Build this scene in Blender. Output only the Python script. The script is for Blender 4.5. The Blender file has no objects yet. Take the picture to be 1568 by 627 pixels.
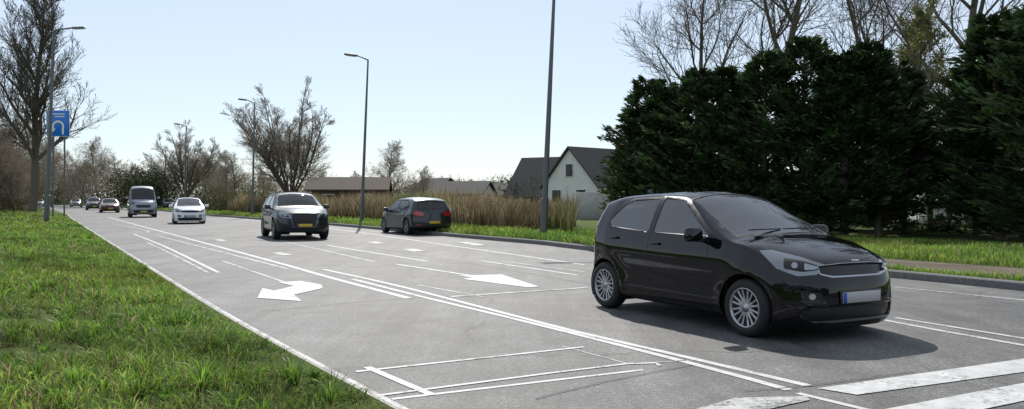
import bpy,bmesh,math,random
import numpy as np
from mathutils import Vector,Matrix
random.seed(7); rng=np.random.default_rng(7)
sc=bpy.context.scene
COL=sc.collection
def pchip(pts,x):
    n=len(pts)
    if x<=pts[0][0]: return pts[0][1]
    if x>=pts[-1][0]: return pts[-1][1]
    for i in range(n-1):
        if x<=pts[i+1][0]: break
    def sl(a,b): return (pts[b][1]-pts[a][1])/(pts[b][0]-pts[a][0])
    def m(k):
        if k==0: return sl(0,1)
        if k==n-1: return sl(n-2,n-1)
        a,b=sl(k-1,k),sl(k,k+1)
        return 0 if a*b<=0 else 2*a*b/(a+b)
    x0,y0=pts[i]; x1,y1=pts[i+1]; h=x1-x0; t=(x-x0)/h
    return (2*t**3-3*t*t+1)*y0+(t**3-2*t*t+t)*h*m(i)+(-2*t**3+3*t*t)*y1+(t**3-t*t)*h*m(i+1)
def sst(t): t=max(0,min(1,t)); return t*t*(3-2*t)
# ---------- materials
MATS={}
def pmat(name,col,rough=.5,metal=0,coat=0,spec=.5,em=None,es=0,coatr=.03):
    if name in MATS: return MATS[name]
    m=bpy.data.materials.new(name); m.use_nodes=True
    b=m.node_tree.nodes['Principled BSDF']
    b.inputs['Base Color'].default_value=(*col,1); b.inputs['Roughness'].default_value=rough
    b.inputs['Metallic'].default_value=metal; b.inputs['Coat Weight'].default_value=coat
    b.inputs['Coat Roughness'].default_value=coatr
    b.inputs['Specular IOR Level'].default_value=spec
    if em: b.inputs['Emission Color'].default_value=(*em,1); b.inputs['Emission Strength'].default_value=es
    MATS[name]=m; return m
def glassmat(name,tint,refl=1.0,ior=1.65):
    m=bpy.data.materials.new(name); m.use_nodes=True; nt=m.node_tree; nt.nodes.clear()
    o=nt.nodes.new('ShaderNodeOutputMaterial'); mx=nt.nodes.new('ShaderNodeMixShader')
    t=nt.nodes.new('ShaderNodeBsdfTransparent'); t.inputs[0].default_value=(*tint,1)
    g=nt.nodes.new('ShaderNodeBsdfGlossy'); g.inputs['Roughness'].default_value=.02; g.inputs[0].default_value=(refl,refl,refl,1)
    f=nt.nodes.new('ShaderNodeFresnel'); f.inputs[0].default_value=ior
    nt.links.new(f.outputs[0],mx.inputs[0]); nt.links.new(t.outputs[0],mx.inputs[1]); nt.links.new(g.outputs[0],mx.inputs[2])
    nt.links.new(mx.outputs[0],o.inputs[0]); MATS[name]=m; return m
# ---------- helpers
def obj(name,me,parent=None,mats=()):
    o=bpy.data.objects.new(name,me); COL.objects.link(o)
    for m in mats: me.materials.append(m)
    if parent: o.parent=parent
    return o
def empty(name,loc=(0,0,0),rz=0,sc_=1):
    e=bpy.data.objects.new(name,None); COL.objects.link(e); e.location=loc; e.rotation_euler=(0,0,rz); e.scale=(sc_,)*3; e.empty_display_size=.2
    return e
def smooth(me):
    me.polygons.foreach_set('use_smooth',[True]*len(me.polygons))
def rbox(name,size,loc,mat,parent,bev=.02,seg=3,rot=(0,0,0),taper=None):
    bm=bmesh.new(); bmesh.ops.create_cube(bm,size=1)
    for v in bm.verts:
        v.co=Vector((v.co.x*size[0],v.co.y*size[1],v.co.z*size[2]))
        if taper and v.co.z>0: v.co.x*=taper[0]; v.co.y*=taper[1]
    if bev>0: bmesh.ops.bevel(bm,geom=bm.edges[:],offset=bev,segments=seg,affect='EDGES',profile=.5)
    me=bpy.data.meshes.new(name); bm.to_mesh(me); bm.free()
    if bev>0: smooth(me)
    o=obj(name,me,parent,[mat]); o.location=loc; o.rotation_euler=rot; return o
def lathe(prof,n=48,axis='y'):
    V=[];Fc=[]
    for a in range(n):
        c,s=math.cos(2*math.pi*a/n),math.sin(2*math.pi*a/n)
        for r,y in prof: V.append((r*c,y,r*s) if axis=='y' else (r*c,r*s,y))
    m=len(prof)
    for a in range(n):
        b=(a+1)%n
        for i in range(m-1): Fc.append((a*m+i,a*m+i+1,b*m+i+1,b*m+i))
    return V,Fc
def mk(name,V,Fc,mat,parent=None,sm=True):
    me=bpy.data.meshes.new(name); me.from_pydata(V,[],Fc); me.update()
    if sm: smooth(me)
    return obj(name,me,parent,[mat])
def nmesh(name,V,Fq,col=None):
    V=np.asarray(V,dtype=np.float32); Fq=np.asarray(Fq,dtype=np.int32); m,k=Fq.shape
    me=bpy.data.meshes.new(name); me.vertices.add(len(V)); me.vertices.foreach_set('co',V.ravel())
    me.loops.add(m*k); me.loops.foreach_set('vertex_index',Fq.ravel())
    me.polygons.add(m); me.polygons.foreach_set('loop_start',np.arange(m,dtype=np.int32)*k)
    me.update(calc_edges=True)
    if col is not None:
        a=me.color_attributes.new('Col','FLOAT_COLOR','POINT'); c=np.ones((len(V),4),dtype=np.float32); c[:,:3]=col
        a.data.foreach_set('color',c.ravel())
    return me
# ---------- CAR
def circ(cx,cz,r,n=28): return [(cx+r*math.cos(2*math.pi*i/n),cz+r*math.sin(2*math.pi*i/n)) for i in range(n)]
def rp(pts,r=.03,n=4):
    out=[];N=len(pts)
    for i in range(N):
        p=Vector(pts[i]);a=Vector(pts[i-1])-p;b=Vector(pts[(i+1)%N])-p
        ra=min(r,a.length*.45,b.length*.45); A=p+a.normalized()*ra;B=p+b.normalized()*ra
        for k in range(n+1):
            t=k/n; q=A*(1-t)**2+p*2*t*(1-t)+B*t*t; out.append((q.x,q.y))
    return out
def carve(bm,poly,R,U,fil,mi):
    ar=sum(poly[i-1][0]*poly[i][1]-poly[i][0]*poly[i-1][1] for i in range(len(poly)))
    if ar<0: poly=poly[::-1]
    r0=min(p[0] for p in poly)-.001;r1=max(p[0] for p in poly)+.001;u0=min(p[1] for p in poly)-.001;u1=max(p[1] for p in poly)+.001
    fs=[]
    for f in bm.faces:
        a=[v.co.dot(R) for v in f.verts]
        if max(a)<r0 or min(a)>r1: continue
        a=[v.co.dot(U) for v in f.verts]
        if max(a)<u0 or min(a)>u1: continue
        if fil(f): fs.append(f)
    n=len(poly)
    for i in range(n):
        a=poly[i];b=poly[(i+1)%n]; dx,dy=b[0]-a[0],b[1]-a[1]
        l=math.hypot(dx,dy)
        if l<1e-6: continue
        no=(R*dy-U*dx)/l; co=R*a[0]+U*a[1]
        es=set();vs=set()
        for f in fs: es.update(f.edges);vs.update(f.verts)
        res=bmesh.ops.bisect_plane(bm,geom=fs+list(es)+list(vs),dist=1e-5,plane_co=co,plane_no=no)
        fs=[g for g in res['geom'] if isinstance(g,bmesh.types.BMFace) and g.is_valid and (g.calc_center_median()-co).dot(no)<0]
        if not fs: return []
    for f in fs: f.material_index=mi
    return fs
X,Y,Z=Vector((1,0,0)),Vector((0,1,0)),Vector((0,0,1))
S2=math.sqrt(.5)
PAL=['paint','trim','glass','lamp','red','chrome','grille','gap','amber','silver']
MI={k:i for i,k in enumerate(PAL)}
SIDEP=[(0,.90),(.06,.95),(.2,.968),(.42,.966),(.60,.982),(.74,1.0),(.80,.998),(.88,.975),(1,.955)]
def car_mesh(sp):
    LN,NN,MN=sp.get('res',(100,26,28)); vb=.62
    x0,x1=sp['x0'],sp['x1']; bm=bmesh.new(); G={}
    bel=sp['belt']; sidep=sp.get('sidep',SIDEP)
    ax=sp['wb']/2; ra=sp['r']+.05
    for i in range(LN+1):
        s=i/LN; xs=x0+(x1-x0)*s
        W=pchip(sp['W'],xs);zb=pchip(sp['bot'],xs);tp=pchip(sp['top'],xs);cr=pchip(sp['crown'],xs)
        edge=tp-cr; be=min(pchip(bel,xs),edge-.03)
        ff=sst((xs-sp['xfa'])/(x1-sp['xfa'])); fr=sst((sp['xra']-xs)/(sp['xra']-x0))
        for k in range(MN+1):
            v=k/MN
            if v<vb:
                z=zb+(be-zb)*v/vb; hw=W*pchip(sidep,v/vb); t=0
            else:
                t=(v-vb)/(1-vb); z=be+(edge-be)*t; hw=W*sidep[-1][1]-sp['tumble']*(z-be)-.03*t**5*min(1,(edge-be)/.3)
            for j in range(NN+1):
                if not(i in(0,LN) or j in(0,NN) or k in(0,MN)): continue
                u=-1+2*j/NN
                y=u*hw; zz=z+cr*(1-u*u)*t**3
                if v<vb:
                    for cxx in (ax,-ax):
                        d=math.hypot(xs-cxx,z-sp['r'])
                        y+=u*abs(u)*sp.get('flare',.018)*math.exp(-((d-ra)/.06)**2)
                q=abs(y)/W
                dx=ff*(-sp['Rf']*q**sp['pf']+pchip(sp['front'],zz))+fr*(sp['Rr']*q**sp['pr']+pchip(sp['rear'],zz))
                G[i,j,k]=bm.verts.new((xs+dx,y,zz))
    def q(a,b,c,d): bm.faces.new((G[a],G[b],G[c],G[d]))
    for i in range(LN):
        for j in range(NN):
            q((i,j,MN),(i+1,j,MN),(i+1,j+1,MN),(i,j+1,MN)); q((i,j,0),(i,j+1,0),(i+1,j+1,0),(i+1,j,0))
        for k in range(MN):
            q((i,0,k),(i+1,0,k),(i+1,0,k+1),(i,0,k+1)); q((i,NN,k),(i,NN,k+1),(i+1,NN,k+1),(i+1,NN,k))
    for j in range(NN):
        for k in range(MN):
            q((LN,j,k),(LN,j+1,k),(LN,j+1,k+1),(LN,j,k+1)); q((0,j,k),(0,j,k+1),(0,j+1,k+1),(0,j+1,k))
    for _ in range(sp.get('sm',3)):
        bmesh.ops.smooth_vert(bm,verts=bm.verts[:],factor=.5,use_axis_x=True,use_axis_y=True,use_axis_z=True)
    bm.normal_update()
    def recess(fs,vec):
        if not fs: return
        r=bmesh.ops.extrude_face_region(bm,geom=fs)
        vs=[g for g in r['geom'] if isinstance(g,bmesh.types.BMVert)]
        bmesh.ops.delete(bm,geom=[f for f in fs if f.is_valid],context='FACES_ONLY')
        bmesh.ops.translate(bm,verts=vs,vec=vec)
    for vw,poly,mk_ in sp['carve']:
        mi=MI[mk_]
        mir=[(-a,b) for a,b in poly]
        if vw=='side': carve(bm,poly,X,Z,lambda f:f.normal.y<-.25,mi);carve(bm,poly,X,Z,lambda f:f.normal.y>.25,mi)
        elif vw=='top': carve(bm,poly,X,Y,lambda f:f.normal.z>.25,mi)
        elif vw=='front': carve(bm,poly,Y,Z,lambda f:f.normal.x>.2,mi)
        elif vw=='frec': recess(carve(bm,poly,Y,Z,lambda f:f.normal.x>.2,mi),(-.035,0,0))
        elif vw=='front2': carve(bm,poly,Y,Z,lambda f:f.normal.x>.2,mi);carve(bm,mir,Y,Z,lambda f:f.normal.x>.2,mi)
        elif vw=='rear': carve(bm,poly,Y,Z,lambda f:f.normal.x<-.2,mi)
        elif vw=='rear2': carve(bm,poly,Y,Z,lambda f:f.normal.x<-.2,mi);carve(bm,mir,Y,Z,lambda f:f.normal.x<-.2,mi)
        elif vw in('fr','frr'):
            for sg in(-1,1):
                D=Vector((S2,sg*S2,0)); fs=carve(bm,poly,Vector((S2,-sg*S2,0)),Z,lambda f:f.normal.dot(D)>.15,mi)
                if vw=='frr': recess(fs,-D*.03)
        elif vw=='rr':
            for sg in(-1,1):
                D=Vector((-S2,sg*S2,0)); carve(bm,poly,Vector((-S2,-sg*S2,0)),Z,lambda f:f.normal.dot(D)>.15,mi)
        elif vw in('line','tline','rline'):
            for a,b in zip(poly[:-1],poly[1:]):
                d=Vector((b[0]-a[0],b[1]-a[1])).normalized();n=Vector((-d.y,d.x))*.004;a2=Vector(a)-d*.002;b2=Vector(b)+d*.002
                pp=[tuple(a2-n),tuple(b2-n),tuple(b2+n),tuple(a2+n)]
                if vw=='line':
                    carve(bm,pp,X,Z,lambda f:f.normal.y<-.25 and f.material_index==0,mi);carve(bm,pp,X,Z,lambda f:f.normal.y>.25 and f.material_index==0,mi)
                elif vw=='tline':
                    for P in(pp,[(p[0],-p[1]) for p in pp]): carve(bm,P,X,Y,lambda f:f.normal.z>.3 and f.material_index==0,mi)
                else:
                    for P in(pp,[(-p[0],p[1]) for p in pp]): carve(bm,P,Y,Z,lambda f:f.normal.x<-.3 and f.material_index==0,mi)
    for cxx in(ax,-ax):
        fs=carve(bm,circ(cxx,sp['r'],ra,32),X,Z,lambda f:abs(f.calc_center_median().y)>.40,0)
        bmesh.ops.delete(bm,geom=fs,context='FACES')
    gl=bm.copy(); g=MI['glass']
    bmesh.ops.delete(bm,geom=[f for f in bm.faces if f.material_index==g],context='FACES')
    bmesh.ops.delete(gl,geom=[f for f in gl.faces if f.material_index!=g],context='FACES')
    gl.normal_update()
    for v in gl.verts: v.co-=v.normal*.005
    me=bpy.data.meshes.new('body'); bm.to_mesh(me); bm.free(); smooth(me)
    mg=bpy.data.meshes.new('windows'); gl.to_mesh(mg); gl.free(); smooth(mg)
    return me,mg
def wheel(parent,loc,side,r,w,style,mats):
    e=empty('wheel',loc,0 if side>0 else math.pi); e.parent=parent
    rr=r*.69
    prof=[(rr-.01,-w/2+.01),(rr+.012,-w/2),(r-.05,-w/2-.004),(r-.015,-w/2+.012),(r,-w/2+.035),(r,w/2-.035),(r-.015,w/2-.012),(r-.05,w/2+.004),(rr+.012,w/2),(rr-.01,w/2-.01)]
    V,Fc=lathe(prof,56); mk('tyre',V,Fc,mats['rubber'],e)
    prof=[(rr-.002,w/2-.012),(rr+.004,w/2-.004),(rr-.012,w/2-.003),(rr-.02,w/2-.03),(rr-.035,-w/2+.02),(.0,-w/2+.02)]
    V,Fc=lathe(prof,56); mk('rim',V,Fc,mats['rim'],e)
    V,Fc=lathe([(.0,w/2-.075),(rr*.62,w/2-.075),(rr*.62,w/2-.09)],40); mk('brake_disc',V,Fc,mats['disc'],e)
    V,Fc=lathe([(.0,w/2-.012),(.03,w/2-.012),(.034,w/2-.018),(.062,w/2-.026),(.068,w/2-.06)],24); mk('hub_cap',V,Fc,mats['rim'],e)
    V=[];Fc=[]
    n=style
    for a in range(n):
        th=2*math.pi*a/n
        for sp_ in((-1,1) if n<=8 else (0,)):
            b=len(V)
            h0,h1=(.017,.012) if n<=8 else (.016,.011)
            if n==5: h0,h1=.026,.020
            for rad,hw,yy,off in((.045,h0,w/2-.022,.012*sp_),(rr*.6,h1,w/2-.020,.022*sp_*1.2),(rr-.006,h1*1.15,w/2-.012,.034*sp_*1.3)):
                for s_,dy in((-1,-.03),(-1,-.004),(-.5,0),(.5,0),(1,-.004),(1,-.03)):
                    xx=off+s_*hw
                    c,s=math.cos(th),math.sin(th); V.append((rad*c-xx*s,yy+dy,rad*s+xx*c))
            for q in range(2):
                for i in range(5): Fc.append((b+q*6+i,b+q*6+i+1,b+q*6+6+i+1,b+q*6+6+i))
    mk('spokes',V,Fc,mats['rim'],e,False)
CACHE={}
def build_car(name,key,sp,loc,hd,paint,scale=(1,1,1)):
    rz=math.atan2(hd[1],hd[0]); e=empty(name,loc,rz); e.scale=scale
    M=sp['mats']; lst=[paint if k=='paint' else M[k] for k in PAL]
    if key not in CACHE: CACHE[key]=car_mesh(sp)
    me,mg=[a.copy() for a in CACHE[key]]
    b=obj('body',me,e,lst+[M['inner']])
    so=b.modifiers.new('s','SOLIDIFY'); so.thickness=.022; so.offset=-1; so.material_offset=20; so.material_offset_rim=0
    obj('windows',mg,e,[]); mg.materials.clear()
    for k in PAL: mg.materials.append(M['glass'])
    ax=sp['wb']/2; tr=sp['track']
    for xx in(ax,-ax):
        for s in(1,-1):
            wheel(e,(xx,s*tr,sp['r']),s,sp['r'],sp['tw'],sp['spokes'],M)
            n=24;V=[];Fc=[];R=sp['r']+.052
            yi,yo=.42,pchip(sp['W'],xx)*.955-.02
            for i in range(n+1):
                a=math.pi*(-.15+1.3*i/n)
                for y in(yi,yo): V.append((xx+R*math.cos(a),s*y,sp['r']+R*math.sin(a)))
            for i in range(n): Fc.append((2*i,2*i+1,2*i+3,2*i+2))
            Fc.append(tuple(range(0,2*n+2,2)))
            mk('wheel_liner',V,Fc,M['inner'],e,False)
    W=sp['W'][len(sp['W'])//2][1]
    cx,cz=sp['cowl']
    rbox('dashboard',(.5,W*1.75,.3),(cx-.42,0,cz-.14),M['inner'],e,.05)
    rbox('cabin_floor',(sp['x1']-sp['x0']-1.5,W*1.7,.06),((sp['x0']+sp['x1'])/2-.3,0,.36),M['inner'],e,.01)
    for sx in sp['seats']:
        for s in((1,-1) if sx==sp['seats'][0] else (.95,0,-.95)):
            rbox('seat_back',(.14,.46,.62),(sx-.25,s*W*.46,.5+sp['sz']+.17),M['seat'],e,.05,3,(0,-.25,0),(.8,.85))
            rbox('seat_cushion',(.48,.48,.16),(sx,s*W*.46,.36+sp['sz']),M['seat'],e,.05)
            rbox('headrest',(.09,.26,.17),(sx-.37,s*W*.46,.5+sp['sz']+.56),M['seat'],e,.035)
    V,Fc=[],[]
    n,mm=28,6
    for i in range(n):
        a=2*math.pi*i/n
        for j in range(mm):
            b_=2*math.pi*j/mm; rr=.18+.014*math.cos(b_); V.append((.014*math.sin(b_),rr*math.cos(a),rr*math.sin(a)))
    for i in range(n):
        for j in range(mm): Fc.append((i*mm+j,i*mm+(j+1)%mm,((i+1)%n)*mm+(j+1)%mm,((i+1)%n)*mm+j))
    o=mk('steering_wheel',V,Fc,M['inner'],e); o.location=(cx-.72,W*.46,cz-.02); o.rotation_euler=(0,-.4,0)
    mx,my,mz=sp['mirror']
    for s in(1,-1):
        rbox('door_mirror',(.12,.22,.155),(mx,s*(my+.09),mz+.03),paint,e,.045,4,(0,0,-s*.12),(.8,.92))
        rbox('mirror_arm',(.07,.14,.05),(mx+.01,s*(my-.02),mz-.03),M['trim'],e,.015)
    for hx,hy,hz in sp['handles']:
        for s in(1,-1): rbox('door_handle',(.17,.03,.028),(hx,s*hy,hz),paint,e,.012)
    for (px,pz,pm) in sp['plates']:
        d=1 if px>0 else -1
        rbox('number_plate_holder',(.02,.54,.13),(px-d*.004,0,pz),M['trim'],e,.004,1)
        rbox('number_plate',(.02,.50,.105),(px+d*.004,0,pz),M[pm],e,.003,1)
        rbox('number_plate_band',(.02,.045,.10),(px+d*.0065,-d*.226,pz),M['eu'],e,.002,1)
    for (wx,wy,wl,wa) in sp.get('wipers',[]):
        rbox('wiper',(.012,wl,.014),(wx,wy,pchip(sp['top'],wx)+.018),M['trim'],e,.003,1,(0,0,wa))
    if sp.get('rails'):
        a,b_,y,z=sp['rails']
        for s in(1,-1): rbox('roof_rail',(b_-a,.035,.03),((a+b_)/2,s*y,z),M['chrome'],e,.012)
    return e
M0=dict(trim=pmat('black_plastic_trim',(.012,.012,.013),.45),lamp=pmat('headlamp_lens',(.20,.215,.235),.15,.75,1),
 red=pmat('tail_lamp_red',(.45,.012,.012),.15,0,1),chrome=pmat('chrome',(.42,.43,.45),.18,1),grille=pmat('grille_black',(.006,.006,.007),.35),
 gap=pmat('panel_gap',(.003,.003,.003),.8),amber=pmat('fog_lamp_glass',(.50,.46,.42),.25,0,1),silver=pmat('lamp_silver',(.30,.32,.35),.25,.9,1),
 rubber=pmat('tyre_rubber',(.016,.016,.017),.75),rim=pmat('alloy_rim',(.42,.43,.45),.28,.9),disc=pmat('brake_disc_steel',(.09,.09,.095),.5,.8),
 inner=pmat('cabin_dark',(.012,.012,.013),.7),seat=pmat('seat_fabric',(.04,.04,.043),.9),plate=pmat('plate_grey',(.42,.41,.42),.5),
 yplate=pmat('plate_yellow',(.62,.40,.03),.5),eu=pmat('plate_blue',(.01,.06,.4),.5),glass=glassmat('car_glass',(.75,.8,.8),1,2.2))
MD=dict(M0); MD['rim']=pmat('grey_rim',(.2,.2,.21),.35,.9); MD['glass']=glassmat('car_glass_dark',(.3,.33,.34),1,1.6); MD['chrome']=pmat('satin_trim',(.14,.15,.16),.3,.8)
black=pmat('black_car_paint',(.0035,.0035,.0045),.5,.0,1.0,.0)
KIA=dict(x0=-1.70,x1=1.90,wb=2.4,r=.292,tw=.185,track=.685,spokes=8,xfa=1.0,xra=-.9,
 W=[(-1.7,.765),(-1.2,.79),(0,.797),(1.0,.797),(1.5,.79),(1.9,.77)],
 bot=[(-1.7,.24),(-1.3,.19),(-.8,.165),(1,.165),(1.5,.14),(1.9,.12)],
 top=[(-1.7,1.385),(-1.45,1.425),(-1.0,1.465),(-.45,1.492),(-.1,1.48),(.12,1.44),(.5,1.265),(.9,1.045),(1.0,1.005),(1.25,.97),(1.55,.905),(1.75,.84),(1.86,.785),(1.9,.74)],
 crown=[(-1.7,.045),(-.5,.06),(.1,.06),(.5,.075),(.9,.06),(1.1,.055),(1.5,.05),(1.9,.02)],
 belt=[(-1.7,1.03),(-1.0,1.0),(0,.965),(.9,.95),(1.1,.90)],tumble=.40,Rf=.36,pf=4.0,Rr=.22,pr=3.5,
 front=[(.13,-.09),(.20,-.02),(.36,0),(.55,-.01),(.66,-.04),(.78,-.06),(1.0,-.07)],
 rear=[(.2,.08),(.3,.01),(.5,0),(.62,.02),(.8,.03),(1.0,.06),(1.38,.22),(1.5,.22)],
 cowl=(.97,1.0),seats=(.0,-.78),sz=.12,mirror=(.60,.80,.98),handles=[(-.18,.792,.875),(-.98,.788,.91)],
 plates=[(1.905,.435,'plate'),(-1.70,.75,'yplate')],mats=M0,wipers=[(.90,.28,.55,.10),(.905,-.22,.5,.12)],
 carve=[
 ('side',rp([(.79,.97),(.10,1.405),(-.30,1.42),(-.34,1.42),(-.36,.975)],.02),'trim'),
 ('side',rp([(-.30,.975),(-1.16,1.02),(-1.24,1.10),(-1.0,1.345),(-.84,1.395),(-.30,1.42)],.02),'trim'),
 ('side',rp([(.66,.992),(.07,1.372),(-.255,1.39),(-.255,1.0)],.03),'glass'),
 ('side',rp([(-.35,1.0),(-1.08,1.045),(-1.17,1.11),(-.95,1.32),(-.82,1.362),(-.35,1.39)],.035),'glass'),
 ('top',[(.955,-.62),(1.0,-.3),(1.005,0),(1.0,.3),(.955,.62),(.12,.52),(.085,.25),(.085,-.25),(.12,-.52)],'trim'),
 ('top',[(.90,-.62),(.94,-.3),(.945,0),(.94,.3),(.90,.62),(.15,.51),(.11,.25),(.11,-.25),(.15,-.51)],'glass'),
 ('rear',rp([(-.58,1.03),(.58,1.03),(.48,1.33),(-.48,1.33)],.04),'glass'),
 ('line',[(.68,.96),(.70,.72),(.655,.42),(.56,.245),(-.2,.235),(-.305,.30),(-.31,.97)],'gap'),
 ('line',[(-.31,.27),(-.36,.235),(-.72,.245),(-.80,.40),(-.92,.60),(-1.13,.78),(-1.17,1.0)],'gap'),
 ('tline',[(1.02,.66),(1.3,.63),(1.55,.57),(1.70,.47),(1.79,.2),(1.795,0)],'gap'),
 ('fr',rp([(.44,.875),(.56,.88),(.82,.82),(1.03,.75),(1.03,.70),(.94,.66),(.78,.645),(.60,.71)],.015,3),'lamp'),
 ('fr',rp([(.66,.815),(.84,.785),(.99,.735),(.98,.705),(.82,.685),(.66,.715)],.02,3),'trim'),
 ('fr',rp([(.84,.770),(.96,.735),(.95,.712),(.84,.704)],.015,2),'silver'),('fr',circ(.755,.748,.028,16),'silver'),
 ('front',rp([(-.45,.745),(-.2,.762),(.2,.762),(.45,.745),(.44,.66),(.32,.63),(-.32,.63),(-.44,.66)],.02,3),'chrome'),
 ('frec',rp([(-.445,.741),(-.2,.757),(.2,.757),(.445,.741),(.433,.670),(.31,.644),(-.31,.644),(-.433,.670)],.015,3),'grille'),
 ('frec',rp([(-.58,.35),(.58,.35),(.62,.28),(.52,.205),(-.52,.205),(-.62,.28)],.03,3),'grille'),
 ('frr',rp([(.80,.52),(1.0,.50),(1.02,.39),(.84,.38)],.03,3),'trim'),('fr',circ(.91,.45,.030,16),'amber'),
 ('rr',rp([(.46,1.0),(.58,1.05),(.86,1.0),(.84,.74),(.62,.72),(.49,.84)],.03,3),'red'),
 ('side',[(-.84,.20),(.84,.20),(.84,.235),(-.84,.235)],'trim'),
 ])
Q5=dict(x0=-2.31,x1=2.30,wb=2.81,r=.365,tw=.235,track=.81,spokes=5,xfa=1.25,xra=-1.3,res=(90,22,26),flare=.025,
 W=[(-2.3,.90),(-1.5,.935),(0,.94),(1.3,.94),(1.9,.925),(2.3,.89)],
 bot=[(-2.3,.42),(-1.9,.30),(-1,.24),(1.3,.24),(2,.24),(2.3,.26)],
 top=[(-2.3,1.52),(-2.0,1.57),(-1.4,1.63),(-.5,1.655),(0,1.64),(.25,1.60),(.7,1.39),(1.1,1.16),(1.2,1.13),(1.6,1.10),(2.0,1.04),(2.2,.97),(2.3,.92)],
 crown=[(-2.3,.05),(-.5,.07),(.3,.06),(.7,.08),(1.1,.06),(1.5,.06),(2.1,.05),(2.3,.03)],
 belt=[(-2.3,1.13),(-1.0,1.09),(0,1.06),(1.1,1.04),(1.3,1.0)],tumble=.42,Rf=.45,pf=3.8,Rr=.3,pr=3.5,
 front=[(.25,-.12),(.34,-.03),(.5,0),(.75,-.01),(.9,-.05),(1.0,-.1)],
 rear=[(.3,.08),(.45,.0),(.7,0),(.9,.05),(1.1,.09),(1.5,.42),(1.7,.42)],
 cowl=(1.15,1.12),seats=(.05,-.85),sz=.24,mirror=(.78,.93,1.10),handles=[(-.15,.935,.96),(-1.15,.93,.99)],
 plates=[(2.315,.50,'yplate'),(-2.30,.85,'yplate')],mats=MD,rails=(-1.7,.1,.60,1.635),
 carve=[
 ('side',rp([(1.0,1.06),(.25,1.55),(-.2,1.585),(-1.3,1.56),(-1.95,1.40),(-1.85,1.14)],.05),'chrome'),
 ('side',rp([(.96,1.075),(.24,1.53),(-.2,1.565),(-1.3,1.54),(-1.90,1.39),(-1.82,1.155)],.05),'trim'),
 ('side',rp([(.78,1.10),(.20,1.50),(-.22,1.53),(-.22,1.10)],.03),'glass'),
 ('side',rp([(-.32,1.10),(-1.22,1.14),(-1.15,1.50),(-.32,1.53)],.03),'glass'),
 ('side',rp([(-1.30,1.15),(-1.75,1.17),(-1.80,1.36),(-1.24,1.49)],.03),'glass'),
 ('top',[(1.10,-.74),(1.15,-.35),(1.155,0),(1.15,.35),(1.10,.74),(.28,.60),(.24,.3),(.24,-.3),(.28,-.60)],'trim'),
 ('top',[(1.04,-.73),(1.08,-.35),(1.085,0),(1.08,.35),(1.04,.73),(.32,.60),(.28,.3),(.28,-.3),(.32,-.60)],'glass'),
 ('line',[(.9,1.02),(.92,.7),(.85,.36),(-.25,.35),(-.27,1.06)],'gap'),
 ('fr',rp([(.78,.87),(.80,.95),(1.12,.92),(1.26,.86),(1.27,.76),(.98,.76)],.02,3),'lamp'),
 ('fr',rp([(.90,.86),(1.12,.85),(1.22,.82),(1.2,.78),(1.0,.78)],.02,3),'grille'),
 ('fr',circ(1.06,.84,.045,14),'silver'),
 ('front',rp([(-.40,.93),(.40,.93),(.46,.80),(.38,.42),(-.38,.42),(-.46,.80)],.05,3),'chrome'),
 ('frec',rp([(-.375,.91),(.375,.91),(.43,.79),(.355,.445),(-.355,.445),(-.43,.79)],.05,3),'grille'),
 ('front2',rp([(.52,.52),(.80,.55),(.80,.40),(.50,.36)],.04,3),'grille'),
 ('front',rp([(-.6,.34),(.6,.34),(.55,.27),(-.55,.27)],.02,3),'chrome'),
 ('rr',rp([(.9,1.05),(1.3,1.05),(1.3,.9),(.9,.9)],.03,3),'red'),
 ('side',[(-1.0,.24),(1.0,.24),(1.0,.34),(-1.0,.34)],'trim'),
 ])
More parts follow.
